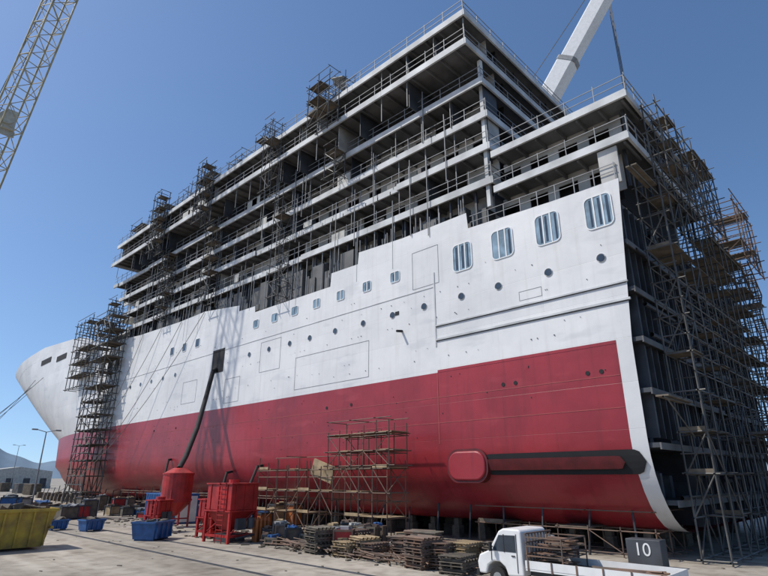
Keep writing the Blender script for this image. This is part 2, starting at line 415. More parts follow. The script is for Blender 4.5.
# ================================================================= SCAFFOLDING
def scaffold(name,x0,x1,y0,y1,z0,z1,bay=2.0,lift=2.0,r=.045,tm='tube',plank=.7,diag=.35,parent=None,over=1.0,miss=.05,dep=None,pm='plank'):
    T=MB();P=MB()
    nx=max(1,round((x1-x0)/(dep or bay)));ny=max(1,round((y1-y0)/(bay)));nz=max(1,round((z1-z0)/lift))
    xs=[lerp(x0,x1,i/nx) for i in range(nx+1)];ys=[lerp(y0,y1,i/ny) for i in range(ny+1)];zs=[lerp(z0,z1,i/nz) for i in range(nz+1)]
    for x in xs:
        for y in ys: T.tube((x,y,z0),(x+U(-.04,.04),y+U(-.04,.04),z1+U(.2,over)),r)
    for zi,z in enumerate(zs):
        if zi==0: z+=.2
        for x in xs:
            if R()>miss: T.tube((x,y0-U(.1,.5),z),(x,y1+U(.1,.5),z+U(-.06,.06)),r*.9)
            if zi and R()<.7: T.tube((x,y0-U(0,.3),z+1),(x,y1+U(0,.3),z+1),r*.8)
        for y in ys:
            if R()>miss: T.tube((x0-U(.1,.4),y,z),(x1+U(.1,.4),y,z),r*.9)
            if zi and R()<.4: T.tube((x0-.2,y,z+1),(x1+.2,y,z+1),r*.8)
        if zi:
            for i in range(nx):
                for j in range(ny):
                    if R()<plank:
                        P.box(xs[i]+.05,xs[i+1]-.05,ys[j]-U(0,.25),ys[j+1]+U(0,.2),z+.05,z+.1)
                        if R()<.3: P.box(xs[i]-.02,xs[i],ys[j],ys[j+1],z+.05,z+.25)
        if zi<nz:
            for j in range(ny):
                for x in (x0,x1):
                    if R()<diag: a,b=(ys[j],ys[j+1]) if R()<.5 else (ys[j+1],ys[j]);T.tube((x,a,z),(x,b,zs[zi+1]),r*.8)
            for i in range(nx):
                for y in (y0,y1):
                    if R()<diag: a,b=(xs[i],xs[i+1]) if R()<.5 else (xs[i+1],xs[i]);T.tube((a,y,z),(b,y,zs[zi+1]),r*.8)
    e=parent or empty(name)
    T.obj('tubes',M[tm],e);P.obj('planks',M[pm],e)
    return e
e=scaffold('scaffold',26.6,28.4,25.6,40.4,G,.6,bay=1.3,lift=1.55,r=.04,tm='rust',plank=.5,dep=1.8,diag=.45,pm='plank2')
scaffold('scaffold',26.6,28.4,25.4,31.6,.6,2.9,bay=1.3,lift=1.2,r=.04,tm='rust',plank=.8,parent=e,dep=1.8,pm='plank2')
K=MB();K.obox((27,32.6,.5),(.08,1.1,.6),.1,.3);K.obj('leaning_board',M['plank2'],e)
scaffold('scaffold_tower',27.2,29.6,84,91,G,23.5,bay=1.9,lift=2.1,r=.075,plank=.6,diag=.7)
scaffold('scaffold_tower',28.2,30.4,96,104,14,25.5,bay=2.0,lift=2.1,r=.07,plank=.6)
for (y,zt,w,zb,xo) in ((33.4,37.4,3.2,32.5,26.7),(34,30,1.6,27,28.3),(43,37.0,1.5,28.5,26.8),(43.4,28.5,1.5,17.2,29.0),(57.8,38.0,2.0,30,26.7),(58,30,1.8,20,28.8),(71,38.6,2.2,30,26.7),(70.5,30,2,20.5,28.8),(88.5,27.,3,21,28.8)):
    scaffold('scaffold_tower',xo,xo+1.25,y,y+w,zb,zt,bay=1.3,lift=1.9,r=.045 if y<50 else .06,plank=.4,diag=.6,dep=1.3)
for y,w,h in ((33,6,1.6),(46,3,1.5),(52,3,1),(60,5,2),(66,3,1),(73,6,1.6),(82,4,1.4)):
    z=35.9+.02*(y-20);scaffold('scaffold',28.4,31,y,y+w,z,z+h,bay=1.7,lift=1.5,r=.045,plank=.35)
K=MB()
for k in range(3): K.obox((28.6+k*.5,34+k*.7,38.2+.3*k),(.5,.9,.04),.3*k,.4+.2*k)
K.obj('tarpaulin',M['tarp'])
e=scaffold('end_scaffold',32.0,58.5,7.9,9.2,G,17,bay=2.0,lift=2.05,r=.05,plank=.36,diag=.35,miss=.15,dep=1.9)
scaffold('end_scaffold',32,45,7.2,8.0,17,22.4,bay=.9,lift=2.,r=.045,plank=.35,diag=.45,miss=.1,parent=e,dep=1.8)
scaffold('end_scaffold',50,57,7.0,9.2,17,22.5,bay=1.9,lift=1.9,r=.055,plank=.4,diag=.5,miss=.1,parent=e,dep=1.8,tm='rust')
scaffold('end_scaffold',39,58,5.6,7.4,G,2.5,bay=1.8,lift=2.,r=.05,plank=.3,diag=.4,miss=.15,parent=e,dep=1.9)
K=MB()
for k in range(9):
    z=G+2.05*k*1.15;x=51 if k%2 else 54;x2=54 if k%2 else 51
    for yy in (7.1,7.7): K.tube((x,yy,z),(x2,yy,z+2.3),.06,4)
    for s in range(8): t=s/8;K.box(lerp(x,x2,t)-.12,lerp(x,x2,t)+.12,7.1,7.7,z+2.3*t,z+2.3*t+.03)
K.obj('stairs',M['rust'],e)
K=MB();K.box(28.2,32,8.3,8.9,3.75,3.83);K.box(28.7,32,8.0,8.6,16.75,16.83);K.obj('cantilever_plank',M['plank'],e)
K=MB();K.tube((28,8.5,3.7),(33,8.5,3.7),.05);K.tube((28.5,8.3,16.7),(33,8.3,16.7),.05);K.tube((28.5,8.5,3.7),(32,8.5,2.0),.04);K.obj('cantilever_tube',M['tube'],e)
scaffold('scaffold',31.5,35.5,11,22,G,-2.7,bay=1.8,lift=1.3,r=.04,tm='rust',plank=.25,over=.2)
scaffold('scaffold',31.0,32.4,42,80,G,-1.6,bay=2.4,lift=1.3,r=.05,tm='rust',plank=.25,over=.6)

# ================================================================= GROUND ITEMS
K=MB()
for x in (36.5,40,44,48,52):
    for k in range(26): y=12+5*k;K.box(x-.6,x+.6,y,y+1.4,G,-3.3);K.box(x-.5,x+.5,y+.1,y+1.3,-3.3,-2.82)
for k in range(52): y=12+2.2*k;K.box(33.6,34.2,y,y+.6,G,-3.2);K.box(33.7,34.1,y+.1,y+.5,-3.2,-2.72)
K.obj('keel_blocks',M['block'])
K=MB()
for k in range(40):
    y=12+2.7*k;K.tube((31.4+U(-.3,.3),y,G),(31.8,y+U(-.2,.2),-1.2+U(-.8,.2)),.06,6)
K.obj('bilge_shores',M['steel'])

def ground_mat():
    m=bpy.data.materials.new('concrete_ground');m.use_nodes=True;nt=m.node_tree;N=nt.nodes;L=nt.links;p=N['Principled BSDF'];p.inputs['Roughness'].default_value=.9
    tc=N.new('ShaderNodeTexCoord')
    def noise(s,d,st=(1,1,1)):
        mp=N.new('ShaderNodeMapping');mp.inputs['Scale'].default_value=st;L.new(tc.outputs['Object'],mp.inputs[0])
        n=N.new('ShaderNodeTexNoise');n.inputs['Scale'].default_value=s;n.inputs['Detail'].default_value=d;L.new(mp.outputs[0],n.inputs['Vector']);return n
    a=noise(.12,8,(1,.5,1));r=N.new('ShaderNodeValToRGB');r.color_ramp.elements[0].position=.34;r.color_ramp.elements[1].position=.6
    r.color_ramp.elements[0].color=(.25,.22,.18,1);r.color_ramp.elements[1].color=(.42,.38,.32,1);L.new(a.outputs['Fac'],r.inputs[0])
    b=noise(1.3,10);r2=N.new('ShaderNodeValToRGB');r2.color_ramp.elements[0].position=.3;r2.color_ramp.elements[0].color=(.66,.64,.62,1);r2.color_ramp.elements[1].position=.55;L.new(b.outputs['Fac'],r2.inputs[0])
    mu=N.new('ShaderNodeMixRGB');mu.blend_type='MULTIPLY';mu.inputs['Fac'].default_value=1;L.new(r.outputs[0],mu.inputs['Color1']);L.new(r2.outputs[0],mu.inputs['Color2'])
    c=noise(.35,5);r3=N.new('ShaderNodeValToRGB');r3.color_ramp.elements[0].position=.62;r3.color_ramp.elements[0].color=(1,1,1,1);r3.color_ramp.elements[1].position=.72;r3.color_ramp.elements[1].color=(.6,.57,.53,1);L.new(c.outputs['Fac'],r3.inputs[0])
    m3=N.new('ShaderNodeMixRGB');m3.blend_type='MULTIPLY';m3.inputs['Fac'].default_value=1;L.new(mu.outputs[0],m3.inputs['Color1']);L.new(r3.outputs[0],m3.inputs['Color2'])
    # long tyre-worn bands parallel to the dock
    d=noise(.9,4,(1,.03,1));r4=N.new('ShaderNodeValToRGB');r4.color_ramp.elements[0].position=.4;r4.color_ramp.elements[0].color=(.8,.79,.77,1);r4.color_ramp.elements[1].position=.6;L.new(d.outputs['Fac'],r4.inputs[0])
    m4=N.new('ShaderNodeMixRGB');m4.blend_type='MULTIPLY';m4.inputs['Fac'].default_value=1;L.new(m3.outputs[0],m4.inputs['Color1']);L.new(r4.outputs[0],m4.inputs['Color2'])
    br=N.new('ShaderNodeTexBrick');L.new(tc.outputs['Object'],br.inputs['Vector']);br.offset=0
    br.inputs['Scale'].default_value=1;br.inputs['Brick Width'].default_value=5;br.inputs['Row Height'].default_value=5;br.inputs['Mortar Size'].default_value=.02
    br.inputs['Color1'].default_value=(1,1,1,1);br.inputs['Color2'].default_value=(.96,.96,.96,1);br.inputs['Mortar'].default_value=(.75,.73,.7,1)
    m2=N.new('ShaderNodeMixRGB');m2.blend_type='MULTIPLY';m2.inputs['Fac'].default_value=1;L.new(m4.outputs[0],m2.inputs['Color1']);L.new(br.outputs['Color'],m2.inputs['Color2'])
    L.new(m2.outputs[0],p.inputs['Base Color'])
    bp=N.new('ShaderNodeBump');bp.inputs['Strength'].default_value=.4;bp.inputs['Distance'].default_value=.02;L.new(b.outputs['Fac'],bp.inputs['Height']);L.new(bp.outputs[0],p.inputs['Normal'])
    return m
K=MB();S=9000;K.v=[(-S,-S,G),(S,-S,G),(S,S,G),(-S,S,G)];K.f=[(0,1,2,3)];K.obj('ground',ground_mat())
K=MB()
for x in (15.2,18.3):
    K.box(x-.16,x-.06,-40,300,G+.004,G+.012);K.box(x-.03,x+.03,-40,300,G+.004,G+.03)
K.obj('crane_rails',M['steel'])

e=empty('yellow_skip');K=MB()
x0,x1,y0,y1=6.0,11.5,39.2,41.8
b=[(x0+.7,y0+.1),(x1-.5,y0+.1),(x1-.5,y1-.1),(x0+.7,y1-.1)];t=[(x0,y0-.1),(x1,y0-.1),(x1,y1+.1),(x0,y1+.1)]
K.v+=[(a,c,G+.15) for a,c in b]+[(a,c,G+2.2) for a,c in t]+[(lerp(a,8.8,.03),lerp(c,40.5,.06),G+.3) for a,c in b]+[(lerp(a,8.8,.03),lerp(c,40.5,.06),G+2.2) for a,c in t]
for k in range(4):
    j=(k+1)%4;K.f+=[(k,j,4+j,4+k),(8+k,8+j,12+j,12+k),(4+k,4+j,12+j,12+k)]
K.f+=[(0,1,2,3),(8,9,10,11)]
K.obj('body',M['yellow'],e)
K=MB()
for x in [x0+.5+.75*k for k in range(7)]: K.prism([(y0-.2,G+2.1),(y0-.02,G+.2),(y0+.12,G+.2),(y0-.06,G+2.1)],0,x,x+.1)
K.box(x0-.08,x1+.08,y0-.24,y0-.1,G+2.1,G+2.26);K.box(x1,x1+.1,y0-.1,y1+.1,G+2.1,G+2.26);K.box(x0,x1,y1+.1,y1+.22,G+2.1,G+2.26)
for y in (39.7,40.5,41.3): K.prism([(x1-.42,G+.2),(x1-.3,G+.2),(x1+.12,G+2.1),(x1,G+2.1)],1,y,y+.1)
K.tube((x1-.2,y0,G+1.2),(x1-.2,y0-.35,G+1.2),.09,10,cap=True)
K.obj('ribs',M['yellow'],e)
K=MB()
for k in range(40): K.obox((U(6.8,11),U(39.7,41.3),G+2.1+U(-.1,.3)),(U(.1,.5),U(.1,.6),U(.03,.15)),U(0,3),U(-.5,.5))
K.obj('scrap',M['block'],e)

def bin_(x,y,w,d,h,m,a=0):
    e=empty('waste_bin');K=MB()
    b=[(-w/2*.85,-d/2*.85),(w/2*.85,-d/2*.85),(w/2*.85,d/2*.85),(-w/2*.85,d/2*.85)];t=[(-w/2,-d/2),(w/2,-d/2),(w/2,d/2),(-w/2,d/2)]
    K.v=[(u,v,.1) for u,v in b]+[(u,v,h) for u,v in t]+[(u*.9,v*.9,.2) for u,v in b]+[(u*.93,v*.93,h) for u,v in t]
    for k in range(4):
        j=(k+1)%4;K.f+=[(k,j,4+j,4+k),(8+k,8+j,12+j,12+k),(4+k,4+j,12+j,12+k)]
    K.f+=[(0,1,2,3),(8,9,10,11)]
    K.obj('body',m,e);T=MB();T.box(-w/2-.05,w/2+.05,-d/2-.06,-d/2,h-.12,h);T.box(-w/2-.06,-w/2,-d/2,d/2,h-.12,h)
    for k in range(4): xx=-w/2+w*(k+.5)/4;T.box(xx-.04,xx+.04,-d/2-.05,-d/2+.1,.15,h-.12)
    for u in (-1,1): T.box(u*w*.35-.06,u*w*.35+.06,-d*.4,d*.4,0,.12)
    T.obj('ribs',m,e);T=MB()
    for k in range(14): T.obox((U(-w*.35,w*.35),U(-d*.3,d*.3),h-.1+U(-.1,.15)),(U(.05,.3),U(.05,.3),U(.02,.1)),U(0,3),U(-.5,.5))
    T.obj('rubbish',M['block'],e)
    e.location=(x,y,G);e.rotation_euler=(0,0,a)
bin_(17.9,39.8,2.4,1.8,1.2,M['blue'],.6);bin_(17.2,49.5,1.6,1.2,.9,M['blue'],.2);bin_(15.6,52.5,1.4,1.1,.8,M['blue'],.1)

def hopper(name,x,y,w,d,h,m,a=0.):
    e=empty(name);K=MB()
    zt=h;zm=h*.55;zl=h*.2
    K.box(-w/2,w/2,-d/2,d/2,zm,zt)
    b=[(-w/2,-d/2),(w/2,-d/2),(w/2,d/2),(-w/2,d/2)];i=len(K.v)
    K.v+=[(u*.4,v*.4,zl) for u,v in b]+[(u*.98,v*.98,zm) for u,v in b]
    for k in range(4): j=(k+1)%4;K.f.append((i+k,i+j,i+4+j,i+4+k))
    K.f.append((i,i+1,i+2,i+3))
    K.obj('tank',m,e,bevel=.04)
    K=MB()
    for u,v in b: K.box(u*.96-.08,u*.96+.08,v*.96-.08,v*.96+.08,0,zm)
    for s in (-1,1):
        K.box(-w/2,w/2,s*d*.48-.05,s*d*.48+.05,.35,.5);K.box(s*w*.48-.05,s*w*.48+.05,-d/2,d/2,.35,.5)
        K.tube((-w*.48,s*d*.48,.5),(w*.48,s*d*.48,zm),.05,6)
    for k in range(3): K.box(-w/2+w*(k+.5)/3-.03,-w/2+w*(k+.5)/3+.03,-d/2-.05,-d/2,zm,zt)
    for k in range(3): K.box(-w/2-.05,-w/2,-d/2+d*(k+.5)/3-.03,-d/2+d*(k+.5)/3+.03,zm,zt)
    K.box(-w/2-.08,w/2+.08,-d/2-.08,d/2+.08,zt,zt+.08);K.box(-w/2-.08,w/2+.08,-d/2-.08,d/2+.08,zm-.08,zm)
    K.tube((0,0,zt),(0,0,zt+.3),.35,12,cap=True)
    for s in (-.3,-.05): K.tube((-w/2-.12,d*s,0),(-w/2-.12,d*s,zt+.1),.03,5)
    for q in range(int(zt/.3)): K.tube((-w/2-.12,-d*.3,.3*q+.2),(-w/2-.12,-d*.05,.3*q+.2),.025,4)
    K.obj('frame',m,e)
    K=MB();K.tube((0,0,zl),(0,0,.15),.18,10,cap=True);K.tube((w*.2,-d*.6,.9),(w*.2,-d*.6,1.5),.22,12,cap=True);K.box(-w*.3,0,-d*.62,-d*.5,.8,1.5)
    K.box(-w*.3,w*.3,-d*.3,d*.3,.02,.5);K.tube((-w*.3,-d*.56,0.3),(w*.5,-d*.6,.5),.07,6);K.obj('valve',M['steel'],e)
    e.location=(x,y,G);e.rotation_euler=(0,0,a);return e
hopper('blasting_hopper',21.0,34.9,2.2,2.7,3.6,M['redpaint'],.1)
hopper('blasting_hopper',21.6,38.2,1.6,1.6,2.5,M['redpaint'],.15)
hopper('blasting_hopper',20.5,44.8,1.4,1.4,2.3,M['redpaint'],.3)
e=empty('red_tank');K=MB()
tx,ty=23.6,48.6
K.tube((tx,ty,-2.0),(tx,ty,.4),1.3,24);K.tube((tx,ty,.4),(tx,ty,.85),1.3,24,r2=.5,cap=True);K.tube((tx,ty,-2.0),(tx,ty,-3.1),1.3,24,r2=.25)
K.obj('vessel',M['redpaint'],e)
K=MB()
for a in range(4):
    t=math.pi/4+a*math.pi/2;K.tube((tx+1.25*math.cos(t),ty+1.25*math.sin(t),G),(tx+1.25*math.cos(t),ty+1.25*math.sin(t),-1),.09,6)
for z in (-3.3,-2): K.tube((tx-.9,ty-.9,z),(tx+.9,ty-.9,z),.06);K.tube((tx-.9,ty+.9,z),(tx-.9,ty-.9,z),.06)
K.tube((tx,ty,-1.9),(tx,ty,-1.75),1.36,24);K.tube((tx,ty,.3),(tx,ty,.42),1.36,24)
K.obj('frame',M['redpaint'],e)
K=MB();pts=[(29.9,55.6,11.6),(29.5,55.5,11.3),(28.6,54.6,8.6),(26.8,52.4,4.8),(24.8,50.1,1.9),(23.6,48.7,.8)]
for a,b in zip(pts,pts[1:]):K.tube(a,b,.24,10)
K.obj('duct',M['rubber'],e,smooth=True)
for i,(a,b) in enumerate((((29.4,45,1.0),(26.2,42.5,-2.8)),((29.6,64,2.0),(27.6,61,-3)),((29.5,50.5,.5),(27.4,48.5,-3.3)))):
    e=empty('ventilation_duct');K=MB();K.tube(a,b,.13,8,cap=True);K.tube(b,(b[0]-.3,b[1]-.3,G+.05),.13,8,cap=True);K.tube(a,(30.6,a[1]+.3,a[2]+.2),.13,8);K.obj('hose',M['rubber'],e)
e=empty('shipping_container');K=MB()
for k in range(20): K.box(24.6,24.68 ,51.2+.3*k,51.35+.3*k,G+.1,G+2.5)
K.box(24.68,27.1,51,57.2,G,G+2.6);K.box(24.6,24.68,51,57.2,G+2.5,G+2.62)
K.obj('body',M['blue'],e)
K=MB();K.box(24.9,26.9,50.93,51,G+.15,G+2.4);K.obj('doors',M['whitep'],e)

def pallet_stack(x,y,w,d,n,m,a):
    e=empty('pallet_stack');K=MB();z=0
    for k in range(n):
        ox=U(-.06,.06);oy=U(-.06,.06)
        for s in (-1,0,1): K.box(-w/2+ox,w/2+ox,s*d*.45-.05+oy,s*d*.45+.05+oy,z,z+.1)
        for s in range(7): u=-w/2+w*s/6.+ox;K.box(u-.05,u+.05,-d/2+oy,d/2+oy,z+.1,z+.13)
        z+=.13
        if k%2==0:
            for s in range(5): u=-w/2+w*(s+.5)/5;K.tube((u,-d/2-.1,z+.06),(u+U(-.1,.1),d/2+U(0,.3),z+.06),.05,6)
            z+=.12
    K.obj('boards',m,e);e.location=(x,y,G);e.rotation_euler=(0,0,a)
for k in range(16):
    pallet_stack(U(21.4,24.6),15.5+.7*k,1.3,1.2,random.choice((4,5,6,7)),M['block'] if R()<.3 else (M['rust'] if R()<.6 else M['plank2']),U(-.3,.3))
def crate(x,y,w,d,h,m,a,m2=None):
    e=empty('crate');K=MB();K.box(-w/2+.04,w/2-.04,-d/2+.04,d/2-.04,.1,h-.03);K.obj('box',m,e);K=MB()
    for u in (-1,1):
        for v in (-1,1): K.box(u*w/2-.04,u*w/2+.04,v*d/2-.04,v*d/2+.04,0,h)
        K.box(-w/2,w/2,u*d/2-.03,u*d/2+.03,h-.1,h+.01);K.box(-w/2,w/2,u*d/2-.03,u*d/2+.03,.1,.2);K.box(u*w/2-.03,u*w/2+.03,-d/2,d/2,h-.1,h+.01)
    K.obj('frame',m2 or M['steel'],e)
    K=MB()
    for k in range(5): K.obox((U(-w*.3,w*.3),U(-d*.3,d*.3),h+.06),(U(.05,w*.3),U(.05,d*.3),U(.03,.1)),U(0,3),U(-.3,.3))
    K.obj('load',M[random.choice(['plank2','rust','grey','tarp','block','blue'])],e)
    e.location=(x,y,G);e.rotation_euler=(0,0,a)
cm=['block','redpaint','blue','plank','plank2','rust','block','tarp','rust','orange','block']
for k in range(38):
    crate(U(21.8,26),U(22.5,33.5),U(.5,1.3),U(.5,1.4),U(.4,1.3),M[random.choice(cm)],U(0,3),M[random.choice(['steel','rust','plank'])])
for k in range(24): crate(U(25,31),U(40,80),U(.8,1.8),U(.8,2),U(.6,1.9),M[random.choice(cm)],U(-.3,.3))
for k in range(16): crate(U(24,30),U(12.5,17),U(.6,1.3),U(.7,1.6),U(.4,1.1),M[random.choice(['block','steel','rust','block'])],U(-.3,.3))
e=empty('gas_cylinders');K=MB()
for k in range(8): x,y=22+.3*(k%4),33.2+.3*(k//4);K.tube((x,y,G),(x,y,G+1.3),.12,10,cap=True);K.tube((x,y,G+1.3),(x,y,G+1.5),.12,10,r2=.04,cap=True)
K.obj('bottles',M['orange'],e)
e=empty('pipe_heap');K=MB()
for k in range(110): y=U(15,30);K.tube((U(20.6,22.6),y,G+U(.05,.4)),(U(21,23),y+U(1,3.5),G+U(.05,.5)),.035,5)
K.obj('pipes',M['rust'],e)
e=empty('debris');K=MB()
for k in range(420):
    s=U(.03,.12);x=20.5+abs(random.gauss(0,1))*4;y=U(8,62);K.obox((x,y,G+s*.4),(s,s*U(.5,3),s*.4),U(0,3))
for k in range(60): s=U(.02,.05);K.obox((U(5,20),U(18,60),G+s*.4),(s,s*U(.5,3),s*.4),U(0,3))
K.obj('pieces',M['block'],e)
e=empty('frame_number_block');K=MB();K.box(28.6,29.4,9.9,11.5,G,-2.75);K.obj('block',M['steel'],e,bevel=.03)
cu=bpy.data.curves.new('digits','FONT');cu.body='10';cu.size=.8;cu.extrude=.005;t=bpy.data.objects.new('digits',cu);COL.objects.link(t);cu.materials.append(M['frame']);t.parent=e
t.location=(28.58,11.15,-3.45);t.rotation_euler=(math.radians(90),0,math.radians(-90))

# ---- truck
e=empty('flatbed_truck')
TX0,TX1=19.8,21.75
K=MB();K.prism([(y,z+G) for y,z in [(13.95,.45),(14.0,.85),(13.9,1.12),(13.45,1.30),(12.95,2.02),(12.75,2.12),(12.05,2.12),(11.95,2.05),(11.92,.5),(12.6,.45),(12.72,.75),(12.95,.92),(13.25,.92),(13.5,.75),(13.6,.45)]],0,TX0,TX1);K.obj('cab',M['whitep'],e,bevel=.06)
K=MB()
wp=[(y,z+G) for y,z in [(13.28,1.30),(12.93,1.88),(12.2,1.9),(12.2,1.30)]]
K.prism(wp,0,TX0-.012,TX0+.05);K.prism(wp,0,TX1-.05,TX1+.012)
i=len(K.v);K.v+=[(TX0+.12,13.47,G+1.34),(TX1-.12,13.47,G+1.34),(TX1-.16,13.03,G+1.97),(TX0+.16,13.03,G+1.97)];K.v+=[(a,b-.03,c-.03) for a,b,c in K.v[i:i+4]];K.f+=[(i,i+1,i+2,i+3),(i+4,i+5,i+6,i+7),(i,i+1,i+5,i+4),(i+2,i+3,i+7,i+6)]
K.obj('windows',M['glass'],e)
K=MB();K.box(TX0-.02,TX0-.005,12.15,12.17,G+.6,G+1.95);K.box(TX0-.02,TX0-.005,13.3,13.32,G+.95,G+1.3);K.box(TX0-.03,TX0-.005,12.25,12.4,G+1.15,G+1.19);K.box(TX0-.02,TX0-.004,12.7,12.73,G+1.28,G+1.92)
K.box(TX0-.25,TX0-.1,13.2,13.27,G+1.3,G+1.62);K.tube((TX0,13.25,G+1.45),(TX0-.2,13.23,G+1.45),.02)
K.box(TX0-.01,TX1+.01,13.92,14.04,G+.35,G+.6);K.box(TX0+.35,TX1-.35,13.9,13.99,G+.7,G+.95);K.tube((TX0+.4,13.5,G+1.36),(TX0+.9,13.3,G+1.7),.012,4);K.obj('trim',M['rubber'],e)
K=MB();K.box(TX0+.06,TX0+.32,13.9,14.0,G+.72,G+.92);K.box(TX1-.32,TX1-.06,13.9,14.0,G+.72,G+.92);K.obj('headlamps',M['glass'],e)
K=MB();Hb=MB()
for y in (13.1,8.5):
    for x in (TX0+.02,TX1-.24):
        K.tube((x,y,G+.36),(x+.22,y,G+.36),.36,24,cap=True);Hb.tube((x-.012,y,G+.36),(x+.23,y,G+.36),.19,12,cap=True)
K.obj('tyres',M['rubber'],e);Hb.obj('hubs',M['grey'],e)
K=MB();K.box(TX0+.5,TX0+.65,6.9,12.6,G+.5,G+.68);K.box(TX1-.65,TX1-.5,6.9,12.6,G+.5,G+.68);K.box(TX0+.1,TX1-.1,8.1,8.9,G+.34,G+.4);K.obj('chassis',M['steel'],e)
K=MB();K.box(TX0-.05,TX1+.05,6.8,11.8,G+.74,G+.80)
for x in (TX0-.06,TX1+.02): K.box(x,x+.04,6.8,11.8,G+.81,G+1.08)
K.box(TX0-.05,TX1+.05,6.78,6.82,G+.81,G+1.08)
K.obj('flatbed',M['whitep'],e)
K=MB();K.box(TX0+0.0,TX1-.0,6.9,11.7,G+.805,G+.84);K.obj('bed_boards',M['block'],e)
K=MB()
for y in [6.9+.95*k for k in range(6)]: K.box(TX0-.09,TX0-.06,y,y+.05,G+.72,G+1.1)
for x in [TX0+.02+.235*k for k in range(9)]: K.box(x-.02,x+.02,11.72,11.77,G+.84,G+2.0)
for z in (1.3,1.7,2.0): K.box(TX0-.02,TX1+.02,11.71,11.78,G+z-.025,G+z+.025)
for x in (TX0,TX1):
    K.box(x-.02,x+.02,10.28,10.32,G+.84,G+1.9)
    for z in (1.25,1.57,1.88): K.box(x-.015,x+.015,10.3,11.72,G+z-.02,G+z+.02)
for z in (1.25,1.88): K.box(TX0,TX1,10.28,10.32,G+z-.02,G+z+.02)
K.obj('headboard_rack',M['rust'],e)
K=MB()
for k in range(34): K.obox((U(20.1,21.4),U(10.6,11.4),G+.9+.028*k),(U(.04,.2),.45,.02),U(-.3,.3),U(-.1,.1))
for k in range(14): K.tube((U(20,21.5),U(7.1,7.4),G+.88+U(0,.12)),(U(20,21.5),U(9.2,9.7),G+.88+U(0,.12)),.035,5)
K.obj('cargo',M['rust'],e)

# ================================================================= CRANES
def lattice(K,p,q,w0,w1,n,r):
    p=Vector(p);q=Vector(q);d=(q-p).normalized();a=d.cross(Vector((0,0,1))).normalized();b=a.cross(d).normalized()
    C=[]
    for i in range(n+1):
        t=i/n;c=p.lerp(q,t);w=lerp(w0,w1,t)/2
        C.append([c+a*w*sx+b*w*sy for sx,sy in ((-1,-1),(1,-1),(1,1),(-1,1))])
    for i in range(n):
        for k in range(4):
            K.tube(C[i][k],C[i+1][k],r,6)
            j=(k+1)%4
            K.tube(C[i][k],C[i+1][j] ,r*.5,4) if i%2 else K.tube(C[i][j],C[i+1][k],r*.5,4)
            K.tube(C[i][k],C[i][j],r*.5,4)
e=empty('lattice_crane');K=MB()
foot=Vector((4.3,85.5,-1.6));d=Vector((1.6,-4.2,20.5)).normalized();tip=foot+d*88
lattice(K,foot,foot+d*6,1.4,2.7,3,.12);lattice(K,foot+d*6,foot+d*80,2.7,2.7,28,.12);lattice(K,foot+d*80,tip,2.7,1.2,4,.12)
K.obj('jib',M['craneY'],e)
K=MB();K.box(-1.,5.6,84,92,-2.6,-.2);K.box(3.5,5.8,84,87,-.2,1.6);K.obj('machine_house',M['craneY'],e,bevel=.1)
K=MB()
for x in (-1.4,4.6): K.prism(rrect(88,G+.65,8.5,1.3,.6,6),0,x,x+1.2)
K.obj('tracks',M['rubber'],e)
K=MB();c=foot+d*47
K.box(c.x-.7,c.x+.7,c.y-.5,c.y+.5,c.z-1.7,c.z+1.2);K.tube((c.x-.4,c.y-.7,c.z-.2),(c.x-.4,c.y+.7,c.z-.2),.9,16,cap=True);K.box(c.x-1.2,c.x+.9,c.y-.1,c.y+.1,c.z-2.5,c.z-1.6)
K.obj('hoist_block',M['cream'],e,bevel=.08)
K=MB();s=Vector((1,91,1))
for k in (-.6,.6): K.tube(s+Vector((k,0,0)),tip+Vector((k*.5,0,0)),.06,4)
K.obj('cables',M['steel'],e)

e=empty('mobile_crane');K=MB()
b0=Vector((67.1,77,-1.5));b1=Vector((76,35.6,60.4));dd=(b1-b0).normalized()
def boom(K,p,q,w,h):
    p=Vector(p);q=Vector(q);dv=(q-p).normalized();a=dv.cross(Vector((0,0,1))).normalized();b=a.cross(dv);i=len(K.v)
    sh=[(-1,-.7),(-.6,-1),(.6,-1),(1,-.7),(1,.8),(.8,1),(-.8,1),(-1,.8)]
    for c in (p,q):
        for u,v in sh: K.v.append(tuple(c+a*u*w/2+b*v*h/2))
    n=8
    for k in range(n): K.f.append((i+k,i+(k+1)%n,i+n+(k+1)%n,i+n+k))
    K.f.append(tuple(range(i,i+n)));K.f.append(tuple(range(i+n,i+2*n)))
boom(K,b0,b0+dd*48,3.3,3.7);boom(K,b0+dd*47,b0+dd*86,3.0,3.4);boom(K,b0+dd*85,b0+dd*108,2.6,3.);boom(K,b0+dd*107,b0+dd*128,2.,2.5)
K.obj('boom',M['whitep'],e)
K=MB()
for t in (47.5,85.5,107.5): boom(K,b0+dd*t,b0+dd*(t+.8),3.5 if t<50 else 3.2,3.9 if t<50 else 3.6)
K.obj('boom_collars',M['grey'],e)
K=MB();K.box(64,70,72,86,G+1.3,G+3.6);K.box(64.5,66.5,86,88.5,G+1.2,G+3.8);K.obj('carrier',M['whitep'],e,bevel=.1)
K=MB()
for y in (73,75.5,78,81,83.5,86):
    for x in (64,69): K.tube((x,y,G+.8),(x+1,y,G+.8),.8,16,cap=True)
K.obj('tyres',M['rubber'],e)
K=MB();tp=b0+dd*128
for k in (-2,2): 
    m_=b0+dd*40+Vector((k*2,5,5))
    K.tube(m_,tp,.07,4);K.tube(b0+Vector((0,5,3)),m_,.07,4)
for k in (-.7,-.2,.3,.8): K.tube((82+k,22.5,112),(82+k,22.5,20),.06,4)
K.tube(tp,(82,22.5,112),.2,6)
K.obj('cables',M['steel'],e)

